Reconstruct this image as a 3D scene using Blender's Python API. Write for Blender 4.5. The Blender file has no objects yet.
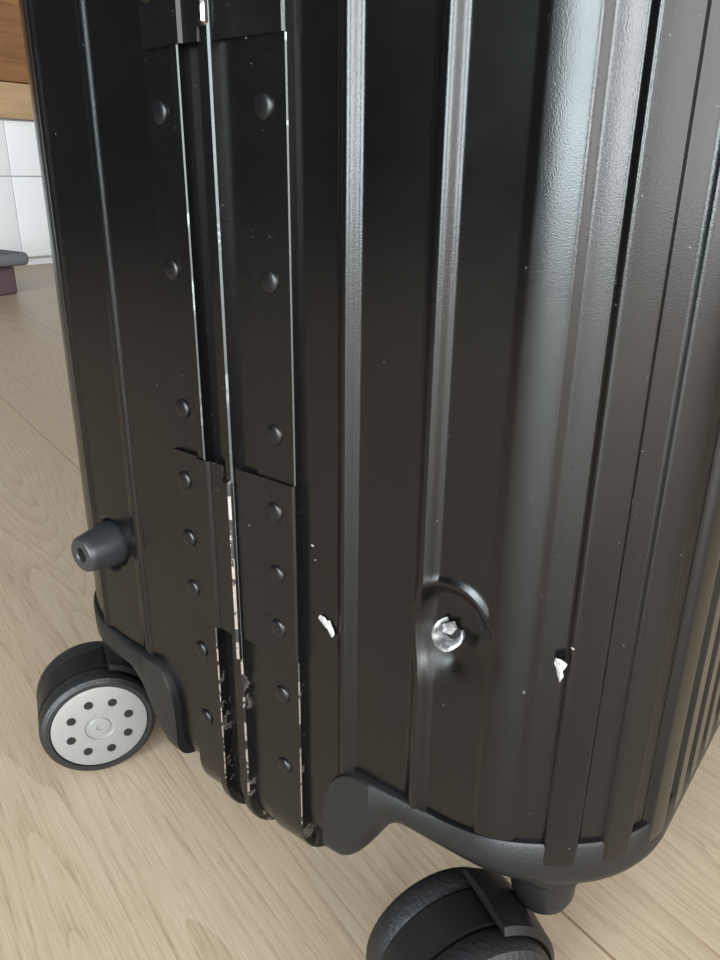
import bpy, bmesh, math, random
from mathutils import Vector, Matrix, noise
random.seed(4)
sc=bpy.context.scene
sc.view_settings.view_transform='Standard'
def sm(a,b,x):
    t=max(0.0,min(1.0,(x-a)/(b-a))); return t*t*(3-2*t)
# ---------------------------------------------------------------- materials
def newmat(name):
    m=bpy.data.materials.new(name); m.use_nodes=True
    return m,m.node_tree.nodes,m.node_tree.links,m.node_tree.nodes["Principled BSDF"]
def simple(name,col,rough=.5,metal=0,spec=.5,bump=0,bscale=300,var=0,cvar=0):
    m,N,L,b=newmat(name)
    b.inputs['Base Color'].default_value=(*col,1); b.inputs['Roughness'].default_value=rough
    b.inputs['Metallic'].default_value=metal; b.inputs['Specular IOR Level'].default_value=spec
    tc=N.new('ShaderNodeTexCoord')
    n=N.new('ShaderNodeTexNoise'); n.inputs['Scale'].default_value=bscale; n.inputs['Detail'].default_value=4
    L.new(tc.outputs['Object'],n.inputs['Vector'])
    if bump:
        bp=N.new('ShaderNodeBump'); bp.inputs['Strength'].default_value=bump; bp.inputs['Distance'].default_value=.0005
        L.new(n.outputs['Fac'],bp.inputs['Height']); L.new(bp.outputs['Normal'],b.inputs['Normal'])
    if var:
        r=N.new('ShaderNodeMapRange'); r.inputs['To Min'].default_value=max(.02,rough-var); r.inputs['To Max'].default_value=rough+var
        L.new(n.outputs['Fac'],r.inputs['Value']); L.new(r.outputs['Result'],b.inputs['Roughness'])
    if cvar:
        r=N.new('ShaderNodeValToRGB'); r.color_ramp.elements[0].position=.38; r.color_ramp.elements[1].position=.62
        r.color_ramp.elements[0].color=tuple(c*(1-cvar) for c in col)+(1,); r.color_ramp.elements[1].color=(*col,1)
        L.new(n.outputs['Fac'],r.inputs['Fac']); L.new(r.outputs['Color'],b.inputs['Base Color'])
    return m
def black_alu(name,worn=0.0,rough=.235,chips=.735,wcol=(.42,.42,.40),wscale=160,base=(.0022,.0021,.0023)):
    m,N,L,b=newmat(name)
    b.inputs['Specular IOR Level'].default_value=.5
    tc=N.new('ShaderNodeTexCoord')
    g=N.new('ShaderNodeTexNoise'); g.inputs['Scale'].default_value=2200; g.inputs['Detail'].default_value=1
    L.new(tc.outputs['Object'],g.inputs['Vector'])
    bp=N.new('ShaderNodeBump'); bp.inputs['Strength'].default_value=.35; bp.inputs['Distance'].default_value=.0001
    L.new(g.outputs['Fac'],bp.inputs['Height']); L.new(bp.outputs['Normal'],b.inputs['Normal'])
    # smudges
    n=N.new('ShaderNodeTexNoise'); n.inputs['Scale'].default_value=16; n.inputs['Detail'].default_value=8; n.inputs['Roughness'].default_value=.65
    L.new(tc.outputs['Object'],n.inputs['Vector'])
    r=N.new('ShaderNodeMapRange'); r.inputs['From Min'].default_value=.3; r.inputs['From Max'].default_value=.7
    r.inputs['To Min'].default_value=rough-.04; r.inputs['To Max'].default_value=rough+.06
    L.new(n.outputs['Fac'],r.inputs['Value'])
    w=N.new('ShaderNodeTexNoise'); w.inputs['Scale'].default_value=420 if worn==0 else wscale; w.inputs['Detail'].default_value=5; w.inputs['Roughness'].default_value=.65
    L.new(tc.outputs['Object'],w.inputs['Vector'])
    cr=N.new('ShaderNodeMapRange'); cr.inputs['From Min'].default_value=chips-worn; cr.inputs['From Max'].default_value=chips-worn+.03
    L.new(w.outputs['Fac'],cr.inputs['Value'])
    mx=N.new('ShaderNodeMix'); mx.data_type='RGBA'
    mx.inputs['A'].default_value=(*base,1); mx.inputs['B'].default_value=(*wcol,1) if worn else (.12,.12,.12,1)
    L.new(cr.outputs['Result'],mx.inputs['Factor']); L.new(mx.outputs['Result'],b.inputs['Base Color'])
    if worn: L.new(cr.outputs['Result'],b.inputs['Metallic'])
    L.new(r.outputs['Result'],b.inputs['Roughness'])
    return m
M_SHELL=black_alu('black_aluminium',rough=.225,chips=.70)
M_FRAME=black_alu('black_frame',rough=.25,chips=.69)
M_EDGE_GLINT=black_alu('frame_edge_glint',worn=.13,rough=.32,wcol=(.16,.165,.165),wscale=60,base=(.038,.041,.041))  # lighter base paints in light caught along the edges; the patches are wear
M_WORN=black_alu('worn_edge',worn=.26,rough=.3,wcol=(.50,.46,.43))
M_PLATE=black_alu('black_plate',rough=.27,chips=.67)
M_RIVET=simple('black_rivet',(.003,.003,.0035),.32,0,.45)
M_PLAST=simple('black_plastic',(.007,.007,.0075),.42,0,.4,.25,900,.06)
M_RUB=simple('black_rubber',(.009,.009,.010),.5,0,.5,.9,500,.1)
M_DARK=simple('dark_hole',(.002,.002,.002),.8)
M_SILV=simple('silver_cap',(.25,.25,.24),.45,.3,.5,.2,400)
M_FOOT=simple('grey_foot',(.028,.031,.034),.36,.3,.6,.2,400)
M_CHIP=simple('bare_metal',(.56,.55,.53),.45,.3,.5,.8,600,0,.5)
M_STUB=simple('torn_metal',(.36,.36,.36),.40,.35,.5,.5,350,0,.75)
M_WHITE=simple('white_lacquer',(.84,.86,.88),.35)
M_WALL=simple('wall_paint',(.4,.4,.39),.8)
M_WALLD=simple('wall_shade_front',(.012,.012,.015),.8)  # shade put into the unseen front wall's colour, so the shell reflects black
M_WALLL=simple('wall_shade_left',(.03,.03,.036),.8)  # left wall colour darkened as shade, keeping the left shell's reflections dark
M_CEIL=simple('ceiling_paint',(.20,.20,.21),.9)
M_MAROON=simple('maroon_fabric',(.10,.06,.07),.8)
M_GREY=simple('grey_fabric',(.13,.14,.15),.7)
def wood(name,c1,c2,sc_=1.0):
    m,N,L,b=newmat(name); b.inputs['Roughness'].default_value=.4
    tc=N.new('ShaderNodeTexCoord'); mp=N.new('ShaderNodeMapping'); mp.inputs['Scale'].default_value=(30*sc_,2*sc_,30*sc_)
    L.new(tc.outputs['Object'],mp.inputs['Vector'])
    n=N.new('ShaderNodeTexNoise'); n.inputs['Scale'].default_value=2; n.inputs['Detail'].default_value=6; L.new(mp.outputs['Vector'],n.inputs['Vector'])
    r=N.new('ShaderNodeValToRGB'); r.color_ramp.elements[0].color=(*c1,1); r.color_ramp.elements[1].color=(*c2,1)
    r.color_ramp.elements[0].position=.3; r.color_ramp.elements[1].position=.7
    L.new(n.outputs['Fac'],r.inputs['Fac']); L.new(r.outputs['Color'],b.inputs['Base Color'])
    return m
M_WOOD=wood('brown_wood',(.18,.08,.03),(.30,.145,.055))
M_WOODL=wood('light_wood',(.38,.26,.14),(.50,.34,.19))
def floor_mat():
    m,N,L,b=newmat('oak_floor')
    tc=N.new('ShaderNodeTexCoord')
    mp=N.new('ShaderNodeMapping'); mp.inputs['Rotation'].default_value=(0,0,math.radians(16)); mp.inputs['Location'].default_value=(.37,.185,0)
    L.new(tc.outputs['Object'],mp.inputs['Vector'])
    br=N.new('ShaderNodeTexBrick'); br.inputs['Scale'].default_value=1; br.inputs['Brick Width'].default_value=1.9; br.inputs['Row Height'].default_value=.24
    br.inputs['Mortar Size'].default_value=.0008; br.inputs['Mortar Smooth'].default_value=.1; br.inputs['Bias'].default_value=0
    br.inputs['Color1'].default_value=(0,0,0,1); br.inputs['Color2'].default_value=(1,1,1,1); br.inputs['Mortar'].default_value=(.5,.5,.5,1)
    L.new(mp.outputs['Vector'],br.inputs['Vector'])
    off=N.new('ShaderNodeVectorMath'); off.operation='MULTIPLY_ADD'
    L.new(br.outputs['Color'],off.inputs[0]); off.inputs[1].default_value=(3.1,1.7,0); L.new(mp.outputs['Vector'],off.inputs[2])
    s1=N.new('ShaderNodeMapping'); s1.inputs['Scale'].default_value=(17,640,1); L.new(off.outputs[0],s1.inputs['Vector'])
    n1=N.new('ShaderNodeTexNoise'); n1.inputs['Scale'].default_value=1; n1.inputs['Detail'].default_value=6; n1.inputs['Roughness'].default_value=.82; L.new(s1.outputs['Vector'],n1.inputs['Vector'])
    s2=N.new('ShaderNodeMapping'); s2.inputs['Scale'].default_value=(.8,9,1); L.new(off.outputs[0],s2.inputs['Vector'])
    n2=N.new('ShaderNodeTexNoise'); n2.inputs['Scale'].default_value=1; n2.inputs['Detail'].default_value=2; n2.inputs['Roughness'].default_value=.3; L.new(s2.outputs['Vector'],n2.inputs['Vector'])
    mu=N.new('ShaderNodeMath'); mu.operation='MULTIPLY'; mu.inputs[1].default_value=40; L.new(n2.outputs['Fac'],mu.inputs[0])
    fr=N.new('ShaderNodeMath'); fr.operation='FRACT'; L.new(mu.outputs[0],fr.inputs[0])
    pw=N.new('ShaderNodeMath'); pw.operation='POWER'; pw.inputs[1].default_value=2.6; L.new(fr.outputs[0],pw.inputs[0])
    a=N.new('ShaderNodeMath'); a.operation='MULTIPLY_ADD'; a.inputs[1].default_value=-.12; L.new(pw.outputs[0],a.inputs[0]); L.new(n1.outputs['Fac'],a.inputs[2])
    r=N.new('ShaderNodeValToRGB'); e=r.color_ramp.elements
    e[0].position=.24; e[0].color=(.33,.235,.150,1); e[1].position=.62; e[1].color=(.57,.455,.335,1)
    x=e.new(.43); x.color=(.485,.375,.265,1)
    L.new(a.outputs[0],r.inputs['Fac'])
    hv=N.new('ShaderNodeMix'); hv.data_type='RGBA'; hv.blend_type='MULTIPLY'; hv.inputs['Factor'].default_value=1
    vr=N.new('ShaderNodeMapRange'); vr.inputs['To Min'].default_value=.95; vr.inputs['To Max'].default_value=1.03; L.new(br.outputs['Color'],vr.inputs['Value'])
    L.new(r.outputs['Color'],hv.inputs['A']); L.new(vr.outputs['Result'],hv.inputs['B'])
    mm=N.new('ShaderNodeMix'); mm.data_type='RGBA'; mm.inputs['B'].default_value=(.25,.17,.10,1)
    L.new(br.outputs['Fac'],mm.inputs['Factor']); L.new(hv.outputs['Result'],mm.inputs['A']); L.new(mm.outputs['Result'],b.inputs['Base Color'])
    b.inputs['Roughness'].default_value=.38; b.inputs['Specular IOR Level'].default_value=.4
    bp=N.new('ShaderNodeBump'); bp.inputs['Strength'].default_value=.08; bp.inputs['Distance'].default_value=.001
    L.new(n1.outputs['Fac'],bp.inputs['Height']); L.new(bp.outputs['Normal'],b.inputs['Normal'])
    return m
M_FLOOR=floor_mat()
# ---------------------------------------------------------------- helpers
def link(o,parent=None):
    sc.collection.objects.link(o)
    if parent: o.parent=parent
    return o
def empty(name,loc=(0,0,0)):
    e=bpy.data.objects.new(name,None); e.location=loc; e.empty_display_size=.05; sc.collection.objects.link(e); return e
def meshobj(name,verts,faces,mats,parent=None,smooth=True,fm=None,sharp=None):
    me=bpy.data.meshes.new(name); me.from_pydata(verts,[],faces)
    for m in (mats if isinstance(mats,list) else [mats]): me.materials.append(m)
    if fm: me.polygons.foreach_set('material_index',fm)
    bm=bmesh.new(); bm.from_mesh(me); bmesh.ops.recalc_face_normals(bm,faces=bm.faces); bm.to_mesh(me); bm.free()
    me.polygons.foreach_set('use_smooth',[smooth]*len(me.polygons))
    if sharp: me.set_sharp_from_angle(angle=math.radians(sharp))
    me.update()
    return link(bpy.data.objects.new(name,me),parent)
def box(name,lo,hi,mat,parent=None,bev=0,seg=3):
    bm=bmesh.new(); bmesh.ops.create_cube(bm,size=1)
    for v in bm.verts:
        v.co=Vector([lo[i]+(v.co[i]+.5)*(hi[i]-lo[i]) for i in range(3)])
    if bev: bmesh.ops.bevel(bm,geom=bm.edges[:],offset=bev,segments=seg,profile=.5,affect='EDGES')
    me=bpy.data.meshes.new(name); bm.to_mesh(me); bm.free(); me.materials.append(mat)
    if bev:
        me.polygons.foreach_set('use_smooth',[True]*len(me.polygons)); me.set_sharp_from_angle(angle=math.radians(50))
    return link(bpy.data.objects.new(name,me),parent)
def lathe(name,prof,mat,parent,mtx,seg=48,sharp=35):
    vs=[];fs=[]
    for r,z in prof:
        for k in range(seg):
            a=2*math.pi*k/seg; vs.append(mtx@Vector((r*math.cos(a),r*math.sin(a),z)))
    n=len(prof)
    for i in range(n-1):
        for k in range(seg):
            k2=(k+1)%seg; fs.append((i*seg+k,i*seg+k2,(i+1)*seg+k2,(i+1)*seg+k))
    fs.append(tuple(range(seg))); fs.append(tuple(range((n-1)*seg,n*seg)))
    return meshobj(name,vs,fs,mat,parent,True,sharp=sharp)
# ---------------------------------------------------------------- suitcase
case=empty('suitcase',(0,0,0))
XL,XR=-.375,-.045; FL_,FR_=-.262,-.188; YD=.48; RC=.056; ZT=.70
def upath(side):
    if side>0: x0=FR_; w=XR-FR_; R=RC
    else: x0=FL_; w=FL_-XL; R=.045
    l1=w-R; l2=math.pi/2*R; l3=YD-2*R; tot=2*l1+2*l2+l3
    def f(s):
        if s<l1: p=(s,0,0,-1)
        elif s<l1+l2:
            a=(s-l1)/R; p=(l1+R*math.sin(a),R-R*math.cos(a),math.sin(a),-math.cos(a))
        elif s<l1+l2+l3: p=(w,R+s-l1-l2,1,0)
        elif s<l1+2*l2+l3:
            a=(s-l1-l2-l3)/R; p=(l1+R*math.cos(a),YD-R+R*math.sin(a),math.cos(a),math.sin(a))
        else: p=(l1-(s-l1-2*l2-l3),YD,0,1)
        return x0+side*p[0],p[1],side*p[2],p[3]
    return f,tot,l1,l2
def zbot(s,tot):
    s=min(s,tot-s); return .045+.043*sm(.015,.05,s)
def shell(name,side,ribs,foot,bossr,crush):
    f,tot,l1,l2=upath(side)
    S=[]; s=0
    while s<tot: S.append(s); s+=.0006 if s<.36 else .0014
    S.append(tot)
    def h(s,z):
        r=0
        for c,kind in ribs:
            d=abs(s-c)
            if kind==0 and d<.0058: r=max(r,.0028*math.cos(math.pi/2*d/.0058)**2)
            elif kind==1 and d<.0105: r=max(r,.0011*(1-sm(.006,.0100,d)))
            elif kind==2 and d<.0085: r=max(r,.0025*(1-sm(.0052,.0072,d)))
            elif kind==3 and d<.0045: r=max(r,.0012*math.cos(math.pi/2*d/.0045)**2)
        r+=.00022*noise.noise(Vector((s*22,z*13,side*5)))   # slight waviness of the sheet
        ds=s-foot[0]; dz=z-foot[1]
        if abs(ds)>.05 or abs(dz)>.05: return r
        d=math.hypot(ds,dz)
        if crush:
            nn=noise.noise(Vector((s*60,z*60,3.3)))
            d=math.hypot(ds*(1.12 if ds<0 else .98),dz*(.84 if dz>0 else .74))*(1+.14*nn)
            ang=math.atan2(dz,ds)
            top=sm(-.004,.012,dz)
            m=sm(bossr*(.80-.1*(1-top)),bossr*(1.0+.18*(1-top)),d)
            r=r*m-.0038*(1-sm(bossr*(.30+.34*top),bossr*.98,d))
            lip=max(0,math.cos((ang-math.radians(78))))**4
            r+=.0014*lip*math.exp(-((d-bossr*1.0)/.0018)**2)
            r+=.0010*noise.noise(Vector((s*130,z*130,8)))*math.exp(-(d/.013)**2)
        else:
            m=sm(bossr*.82,bossr*1.12,d)
            r=r*m-.0028*(1-sm(bossr*.62,bossr*1.0,d))
        return r
    RT=.035
    rows=[]
    for k in range(10): rows.append(('T',math.pi/2*(1-k/9)))
    z=ZT-RT-.02
    while z>foot[1]+bossr*1.7: rows.append(('Z',z)); z-=.015
    z=foot[1]+bossr*1.7
    while z>foot[1]-bossr*1.8: rows.append(('Z',z)); z-=.0007
    z0=foot[1]-bossr*1.8
    for k in range(1,5): rows.append(('M',k/4,z0))
    for k in range(1,13): rows.append(('B',math.pi/2*k/12))
    vs=[];n=len(S)
    for r in rows:
        for s in S:
            x,y,nx,ny=f(s); RB=.026
            zb=zbot(s,tot)
            if r[0]=='T': off=-RT*(1-math.cos(r[1])); z=ZT-RT+RT*math.sin(r[1])
            elif r[0]=='Z': off=0; z=r[1]
            elif r[0]=='M': off=0; z=r[2]+(zb+RB-r[2])*r[1]
            else: off=-RB*(1-math.cos(r[1])); z=zb+RB-RB*math.sin(r[1])
            hh=h(s,z)
            if r[0]=='B': hh*=math.cos(r[1])
            off+=hh
            vs.append((x+nx*off,y+ny*off,z))
    fs=[]
    for i in range(len(rows)-1):
        for j in range(n-1): fs.append((i*n+j,i*n+j+1,(i+1)*n+j+1,(i+1)*n+j))
    return meshobj(name,vs,fs,M_SHELL,case,True)
fR,totR,l1R,l2R=upath(1); fL,totL,l1L,l2L=upath(-1)
RR=[(-.164-FR_,0),(-.128-FR_,0),(-.0925-FR_,1)]
c=.1202
while c<totR-.1: RR.append((c,2)); c+=.0215
RR+=[(totR-.024,0),(totR-.060,0),(totR-.096,1)]
RL=[]; c=.037
while c<totL-.012: RL.append((c,3)); c+=.0365
FOOT_R=(-.1172,.1955); FOOT_Ls=.062; FOOT_Lz=.168
shell('shell_right',1,RR,(FOOT_R[0]-FR_,FOOT_R[1]),.0185,True)
shell('shell_left',-1,RL,(FOOT_Ls,FOOT_Lz),.0165,False)
box('core_right',(FR_-.002,.03,.092),(XR-.03,YD-.03,ZT-.002),M_SHELL,case)
box('core_left',(XL+.03,.03,.092),(FL_+.002,YD-.03,ZT-.002),M_SHELL,case)
box('core_centre',(FL_-.004,.004,.046),(FR_+.004,YD-.004,ZT-.002),M_SHELL,case)
K=.978
prof=[(-.2670,-.003,0),(-.2670,.0018,0),(-.2662,.0026,1),(-.2480,.0026,0),(-.2474,.0052,0),(-.2467,.0058,0),(-.2430,.0058,0),(-.2424,.0054,1),(-.2420,.0004,0),
      (-.2360,.0004,0),(-.2355,.0022,0),(-.2305,.0022,0),(-.2297,.0052,0),(-.2289,.0062,0),(-.2260,.0062,0),(-.2250,.0057,1),(-.2243,.0022,0),(-.2130,.0022,0),(-.2124,.0036,0),(-.1922,.0036,0),(-.1917,.0032,1),(-.1910,-.003,0)]
prof=[(x*K,a,b) for x,a,b in prof]
def loop(R,y0,y1,z0,z1,n=14):
    P=[]
    for (cy,cz,a0) in [(y0+R,z0+R,180),(y1-R,z0+R,270),(y1-R,z1-R,0),(y0+R,z1-R,90)]:
        for k in range(n+1):
            a=math.radians(a0+90*k/n); P.append((cy+R*math.cos(a),cz+R*math.sin(a),math.cos(a),math.sin(a)))
    return P
P=loop(.028,0,YD,.036,ZT+.002)
P=[(0,zz,-1,0) for zz in (.145,.11,.08)]+P
vs=[];fs=[];fm=[];n=len(prof)
for (y,z,ny,nz) in P:
    for (x,hh,_) in prof: vs.append((x,y+ny*hh,z+nz*hh))
for i in range(len(P)):
    i2=(i+1)%len(P)
    for j in range(n-1):
        fs.append((i*n+j,i*n+j+1,i2*n+j+1,i2*n+j)); fm.append(prof[j+1][2])
        if prof[j+1][2] and i<17: fm[-1]=2
        if i<13 and j+1 in (8,16,21): fm[-1]=3
        if 2<i<13 and j+1 in (7,15,20): fm[-1]=4
M_SCUFF=black_alu('scuffed_metal',worn=.16,rough=.32,wcol=(.42,.38,.35),wscale=120)
M_SCUFF2=black_alu('scuffed_metal_light',worn=.12,rough=.32,wcol=(.36,.33,.30),wscale=150)
meshobj('frame',vs,fs,[M_FRAME,M_EDGE_GLINT,M_WORN,M_SCUFF,M_SCUFF2],case,True,fm,sharp=25)
def rivet(x,z,y,k):
    m=Matrix.Translation((x,y,z))@Matrix.Rotation(math.pi/2,4,'X')
    lathe('rivet_%d'%k,[(.0043,-.001),(.0043,.0004),(.0040,.0009),(.0031,.0013),(.0018,.0015),(.0004,.0016)],M_RIVET,case,m,24,60)
k=0
zs=[.371,.314,.256,.2235,.195,.169,.134,.0935,.41,.44,.47,.53,.59,.64]
for z in zs:
    pl_=(.155<z<.235) or (.39<z<.48)
    for x in (-.2525,-.1978):
        k+=1; rivet(x,z,-(.0046 if pl_ else (.0026 if x<-.23 else .0035)),k)
def plate(tag,z0,z1):
    for nm,x0,x1 in (('l',-.2645,-.2315),('r',-.2235,-.1915)):
        if nm=='l': pr=[(x0,.0),(x0,.0040),(x0+.001,.0047),(-.2485,.0047),(-.2470,.0068),(-.2405,.0068),(-.2395,.0055),(-.2318,.0055),(-.2312,.0045),(-.2312,0)]
        else: pr=[(-.2245,0),(-.2245,.0050),(-.2150,.0050),(-.2140,.0048),(x1-.001,.0048),(x1,.0040),(x1,0)]
        vs=[];m=len(pr)
        for z,d in ((z0,-.001),(z0,0),(z1,0),(z1,-.001)):
            for (x,h_) in pr: vs.append((x*K,-max(0,h_ if d==0 else 0),z))
        fs=[]
        for i in range(3):
            for j in range(m-1): fs.append((i*m+j,i*m+j+1,(i+1)*m+j+1,(i+1)*m+j))
        meshobj('corner_plate_%s_%s'%(tag,nm),vs,fs,M_PLATE,case,True,sharp=20)
plate('lower',.155,.237)
plate('upper',.392,.482)
def rodbar(nm,z0,z1):
    pr=[(-.2300,0),(-.2300,.0066),(-.2292,.0078),(-.2268,.0078),(-.2257,.0070),(-.2250,.0050),(-.2250,0)]
    vs=[];m=len(pr)
    for z in (z0,z0+.0015,z1-.0015,z1):
        e=.75 if z in (z0,z1) else 1
        for (x,h_) in pr: vs.append((x*K,-h_*e,z))
    fs=[];fmm=[]
    for i in range(3):
        for j in range(m-1): fs.append((i*m+j,i*m+j+1,(i+1)*m+j+1,(i+1)*m+j)); fmm.append(1 if j in (3,) else 0)
    fs.append(tuple(range(m))); fmm.append(1); fs.append(tuple(range(3*m,4*m))); fmm.append(0)
    M_BAR=black_alu('bar_edge_'+nm,worn=.28,rough=.3,wcol=(.52,.47,.44),wscale=90,base=(.02,.02,.02))
    meshobj(nm,vs,fs,[M_PLATE,M_BAR],case,True,fmm,sharp=30)
rodbar('hinge_bar_lower',.143,.232); rodbar('hinge_bar_upper',.396,.478)
def housing(name,side):
    f,tot,l1,l2=upath(side)
    s0=.014; s1=l1+l2+.10; S=[s0+(s1-s0)*i/260 for i in range(261)]
    vs=[]; nrow=0
    for s in S:
        x,y,nx,ny=f(s)
        e=min(1,(s-s0)/.018); rnd=math.sqrt(max(0,1-(1-e)**2))
        zt=.111+.010*sm(l1-.02,l1+.04,s)
        zb=.052+.042*sm(.02,.055,s)
        mid=.082; zt=mid+(zt-mid)*rnd
        zb=min(zb,zt-.008)
        out=.0022+.0022*sm(.06,.0,s-s0)
        Rh=min(.014,(zt-zb)*.45)
        col=[(-.004,zt),(out*.6,zt-.0002),(out,zt-.0014),(out,zb+Rh)]
        for k in range(1,9):
            a=math.pi/2*k/8; col.append((out-Rh*(1-math.cos(a)),zb+Rh*(1-math.sin(a))))
        col.append((-.04,zb))
        nrow=len(col)
        for o_,z in col: vs.append((x+nx*o_,y+ny*o_,z))
    fs=[]
    for i in range(len(S)-1):
        for j in range(nrow-1): fs.append((i*nrow+j,i*nrow+j+1,(i+1)*nrow+j+1,(i+1)*nrow+j))
    fs.append(tuple(range(nrow))); fs.append(tuple(range((len(S)-1)*nrow,len(S)*nrow)))
    meshobj(name,vs,fs,M_PLAST,case,True,sharp=50)
housing('wheel_housing_right',1); housing('wheel_housing_left',-1)
def caster(tag,swx,swy,ang,capmat,trail=.04,R=.0345):
    ax=Vector((math.cos(ang),math.sin(ang),0)); tr=Vector((ax.y,-ax.x,0))
    if tr.y>0: tr=-tr
    c=Vector((swx,swy,R))+tr*trail
    for nm,sg in (('near',1),('far',-1)):
        z=ax*sg; y=Vector((0,0,1)); x=y.cross(z)
        m=Matrix((x,y,z)).transposed().to_4x4(); m.translation=c+z*.009
        lathe('tyre_%s_%s'%(tag,nm),[(.004,0),(R-.004,0),(R-.0012,.001),(R,.004),(R,.010),(R-.001,.0125),(R-.0035,.0142),(R-.0055,.0142),(R-.006,.0128),(.004,.0128)],M_RUB,case,m,72,25)
        cm=capmat or M_PLAST
        if True:
            lathe('cap_%s_%s'%(tag,nm),[(.002,.012),(R-.0062,.012),(R-.0064,.0136),(R-.0075,.0140),(.009,.0143),(.0085,.0136),(.0065,.0136),(.006,.0142),(.0022,.0144),(.002,.0138),(.0005,.0138)],cm,case,m,64,25)
            for q in range(8):
                a=2*math.pi*(q+.35)/8; mm=m@Matrix.Translation((.0180*math.cos(a),.0180*math.sin(a),.0136))
                lathe('cap_hole_%s_%s_%d'%(tag,nm,q),[(.0027,0),(.0027,.00078),(.0024,.00085),(.0017,.0008),(.0003,.0008)],M_DARK,case,mm,20,30)
    z=ax; y=Vector((0,0,1)); x=y.cross(z)
    m=Matrix((x,y,z)).transposed().to_4x4(); m.translation=c
    vs=[];fs=[]
    d=(Vector((swx,swy,0))-Vector((c.x,c.y,0))); sx=d.dot(x)
    sgn=1 if sx>0 else -1
    out=[]
    for k in range(25):
        a=math.radians(-20+ (200)*k/24); out.append((R*1.0*math.cos(a)*sgn,R*1.0*math.sin(a)))
    out+= [(-R*.5*sgn,-.012),(R*.4*sgn,-.012)]
    w=.0085; n_=len(out)
    for zz in (-w,w):
        for p in out: vs.append(m@Vector((p[0],p[1],zz)))
    for i in range(n_): fs.append((i,(i+1)%n_,n_+(i+1)%n_,n_+i))
    fs.append(tuple(range(n_))); fs.append(tuple(range(n_,2*n_)))
    meshobj('fork_'+tag,vs,fs,M_PLAST,case,True,sharp=40)
    vs=[];fs=[];q=20;wd=.017
    for k in range(q+1):
        a=math.radians(-5+80*k/q)
        for (rr,zz) in ((R*1.05,-wd),(R*1.13,-wd+.002),(R*1.17,0),(R*1.13,wd-.002),(R*1.05,wd)):
            vs.append(m@Vector((rr*math.cos(a)*sgn,rr*math.sin(a),zz)))
    for k in range(q):
        for j in range(5): fs.append((k*5+j,k*5+(j+1)%5,(k+1)*5+(j+1)%5,(k+1)*5+j))
    fs.append((0,1,2,3,4)); fs.append(tuple(q*5+i for i in range(5)))
    meshobj('fender_'+tag,vs,fs,M_PLAST,case,True,sharp=40)
    lathe('swivel_'+tag,[(.012,-.034),(.0135,-.03),(.014,-.018),(.018,-.012),(.018,.0),(.015,.004)],M_PLAST,case,Matrix.Translation((swx,swy,.096)),40,30)
AX=math.radians(-29)
caster('front_left',-.3550,.0440,AX,M_SILV)
caster('front_right',-.083,.035,AX,None)
caster('rear_right',-.080,YD-.036,AX,None)
caster('rear_left',-.350,YD-.036,AX,M_SILV)
x,y,nx,ny=fL(FOOT_Ls)
nv=Vector((nx,ny,0)); yv=Vector((0,0,1)); xv=yv.cross(nv)
m=Matrix((xv,yv,nv)).transposed().to_4x4(); m.translation=Vector((x,y,FOOT_Lz))
lathe('bumper_foot',[(.0120,-.004),(.0120,.0),(.0113,.006),(.0098,.014),(.0093,.0162),(.0082,.0172),(.0042,.0172),(.0036,.0165),(.0036,.010),(.0005,.010)],M_FOOT,case,m,40,35)
lathe('bumper_foot_hole',[(.0035,.0098),(.0035,.0115),(.0003,.0115)],M_DARK,case,m,20,35)
# torn stub of the missing foot: broken sleeve, wall missing at the upper right
m=Matrix.Translation((FOOT_R[0]-.001,.0036,FOOT_R[1]))@Matrix.Rotation(math.pi/2,4,'X')
lathe('foot_socket',[(.0042,.0),(.0042,.0009),(.0006,.0009)],M_DARK,case,m,28,35)
vs=[];fs=[];sg=40
A0,A1=math.radians(105),math.radians(385)
for i in range(6):
    for q in range(sg+1):
        t=q/sg; a=A0+(A1-A0)*t
        env=math.sin(math.pi*t)**.6
        top=.0012+.0042*env+.0014*noise.noise(Vector((t*6,2,1.5)))
        wdt=.0022*env+.0004
        r_,z_=[(.0054,-.001),(.0056,top*.6),(.0060,top),(.0060-wdt*.6,top*1.04),(.0060-wdt,top*.7),(.0050-wdt,.0002)][i]
        r_*=1+.14*noise.noise(Vector((t*5,5,i*.3)))
        vs.append(m@Vector((r_*math.cos(a)*.92,r_*math.sin(a),z_)))
for i in range(5):
    for q in range(sg): fs.append((i*(sg+1)+q,i*(sg+1)+q+1,(i+1)*(sg+1)+q+1,(i+1)*(sg+1)+q))
meshobj('foot_stub',vs,fs,M_STUB,case,True,None,sharp=45)
meshobj('foot_flake',[m@Vector(v) for v in [(-.0040,.0010,.0022),(-.0020,.0038,.0030),(.0022,.0060,.0020),(.0030,.0030,.0012),(.0012,-.0002,.0020),(-.0010,.0012,.0042)]],[(0,1,5),(1,2,5),(2,3,5),(3,4,5)],M_STUB,case,False)
def chip(nm,x,z,pts,y=-.0004,k=1.0):
    f2=[(x+a*.001*k,y-.0003*random.random(),z+b*.001*k) for a,b in pts]
    c=(x+sum(a for a,b in pts)/len(pts)*.001*k,y-.0009,z+sum(b for a,b in pts)/len(pts)*.001*k)
    vs=f2+[c]; n=len(f2)
    meshobj(nm,vs,[(i,(i+1)%n,n) for i in range(n)],M_CHIP,case,False)
chip('paint_chip_1',-.1735,.1775,[(-4.0,1.6),(-3.4,3.0),(-1.4,2.9),(-.4,1.9),(.8,2.5),(1.6,.9),(2.4,-.2),(2.8,-1.6),(2.2,-3.0),(1.3,-3.6),(1.2,-2.0),(.0,-1.2),(-1.2,-.8),(-2.6,.3)],y=-.0006,k=1.3)
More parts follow.
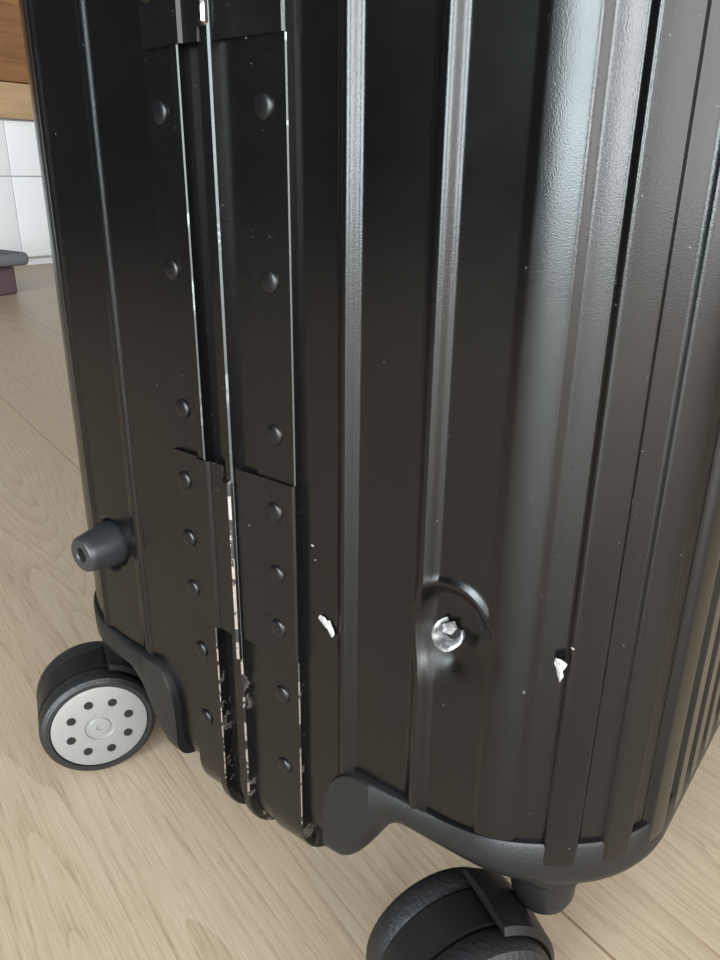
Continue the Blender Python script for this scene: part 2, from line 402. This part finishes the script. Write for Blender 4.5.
chip('paint_chip_2',-.0755,.1980,[(-1.6,3),(.0,3.2),(1.6,2.6),(1.2,1.2),(.6,.2),(1.0,-1.4),(.2,-3.4),(-.7,-1.2),(-1.1,.4),(-1.8,1.4)],y=.0024,k=1.35)
chip('paint_chip_3',-.1815,.212,[(-1,.6),(1,.3),(.4,-.6)],k=.8)
chip('paint_chip_4',-.0725,.2075,[(-.8,.6),(.8,.3),(.2,-.6)],y=.003,k=.9)
chip('paint_chip_5',-.1800,.206,[(-.5,.4),(.5,.5),(.3,-.5)],k=.7)
for yy in (.16,.32): box('handle_post_%d'%(yy*100),(-.236,yy-.008,ZT),(-.222,yy+.008,ZT+.03),M_PLAST,case,.003)
box('handle_grip',(-.242,.14,ZT+.026),(-.216,.34,ZT+.044),M_PLAST,case,.006)
# ---------------------------------------------------------------- room
X0,X1,Y0,Y1,H=-3.35,2.4,-3.2,3.2,2.6
box('floor',(X0,Y0,-.05),(X1,Y1,0),M_FLOOR)
box('ceiling',(X0,Y0,H),(X1,Y1,H+.05),M_CEIL)
box('wall_left',(X0-.1,Y0,0),(X0,Y1,H),M_WALLL)
box('wall_back',(X0,Y1,0),(X1,Y1+.1,H),M_WALL)
def wall_open(name,axis,c,th,segs,zo0,zo1,mat):
    e=empty(name); k=0
    def bx(n,u0,u1,z0,z1):
        if axis=='Y': box(n,(u0,c,z0),(u1,c+th,z1),mat,e)
        else: box(n,(c,u0,z0),(c+th,u1,z1),mat,e)
    u=segs[0]
    for (a,b) in segs[1:-1]:
        k+=1; bx('pier_%d'%k,u,a,0,H); bx('sill_%d'%k,a,b,0,zo0); bx('lintel_%d'%k,a,b,zo1,H); u=b
    bx('pier_end',u,segs[-1],0,H)
wall_open('wall_front','Y',Y0-.1,.1,[X0,(-.75,.7),(1.1,2.2),X1],.1,2.3,M_WALLD)
wall_open('wall_right','X',X1,.1,[Y0,(-2.6,.6),Y1],.05,2.25,M_WALL)
def area(name,loc,rot,sx,sy,power,col,parent):
    l=bpy.data.lights.new(name,'AREA'); l.shape='RECTANGLE'; l.size=sx; l.size_y=sy; l.energy=power; l.color=col
    o=bpy.data.objects.new(name,l); o.location=loc; o.rotation_euler=rot; sc.collection.objects.link(o); o.parent=parent; return o
w1=empty('window_1'); w2=empty('window_2'); w3=empty('window_3')
def frame_win(e,axis,c,a0,a1,z0,z1,nm):
    t=.05
    def bx(n,u0,u1,zz0,zz1):
        if axis=='Y': box(n,(u0,c-.03,zz0),(u1,c+.03,zz1),M_WHITE,e,.004)
        else: box(n,(c-.03,u0,zz0),(c+.03,u1,zz1),M_WHITE,e,.004)
    bx('frame_b',a0,a1,z0,z0+t); bx('frame_t',a0,a1,z1-t,z1)
    for i in range(nm+1):
        u=a0+(a1-a0-t)*i/nm; bx('mullion_%d'%i,u,u+t,z0+t,z1-t)
frame_win(w1,'Y',Y0-.04,-.75,.7,.1,2.3,1)
frame_win(w3,'Y',Y0-.04,1.1,2.2,.1,2.3,1)
frame_win(w2,'X',X1+.04,-2.6,.6,.05,2.25,2)
COOL=(.84,.96,1.0)
area('daylight_front',(-.025,Y0-.08,1.2),(math.radians(90),0,0),1.43,2.18,195,COOL,w1)
area('daylight_front_side',(1.65,Y0-.08,1.2),(math.radians(90),0,0),1.08,2.18,155,(.93,.98,1),w3)
area('daylight_side',(X1+.08,-1.0,1.15),(0,math.radians(90),0),2.18,3.18,130,(1,.98,.96),w2)
w=bpy.data.worlds.new('World'); sc.world=w; w.use_nodes=True
w.node_tree.nodes['Background'].inputs[0].default_value=(.75,.87,1,1); w.node_tree.nodes['Background'].inputs[1].default_value=1.0
sb=empty('sideboard')
sx=-2.95
box('plinth',(X0+.02,.3,0),(sx-.04,2.9,.03),M_WHITE,sb)
box('carcass_white',(X0+.02,.3,.03),(sx-.02,2.9,.53),M_WHITE,sb)
for i in range(13):
    y=.26+.2*i; box('door_panel_%d'%i,(sx-.02,y+.0015,.035),(sx,y+.1985,.33),M_WHITE,sb,.002)
    box('drawer_front_%d'%i,(sx-.02,y+.0015,.333),(sx,y+.1985,.525),M_WHITE,sb,.002)
box('wood_top',(X0+.02,.28,.53),(sx+.03,2.92,.65),M_WOODL,sb,.004)
box('wood_chest',(X0+.02,.3,.655),(sx+.01,2.9,.96),M_WOOD,sb,.004)
fs_=empty('footstool')
box('base',(-2.57,.76,0),(-2.28,1.05,.085),M_MAROON,fs_,.01)
box('cushion',(-2.59,.73,.086),(-2.24,1.08,.125),M_GREY,fs_,.015,4)
cam=bpy.data.objects.new('camera',bpy.data.cameras.new('camera')); sc.collection.objects.link(cam); sc.camera=cam
cam.data.sensor_fit='VERTICAL'; cam.data.sensor_height=36; cam.data.lens=36*765/960; cam.data.clip_start=.01
Mx=Matrix.Rotation(math.radians(37.3),4,'Z')@Matrix.Rotation(math.pi/2-math.radians(21.7),4,'X')@Matrix.Rotation(math.radians(.75),4,'Z')
Mx.translation=Vector((0,-.208,.35)); cam.matrix_world=Mx
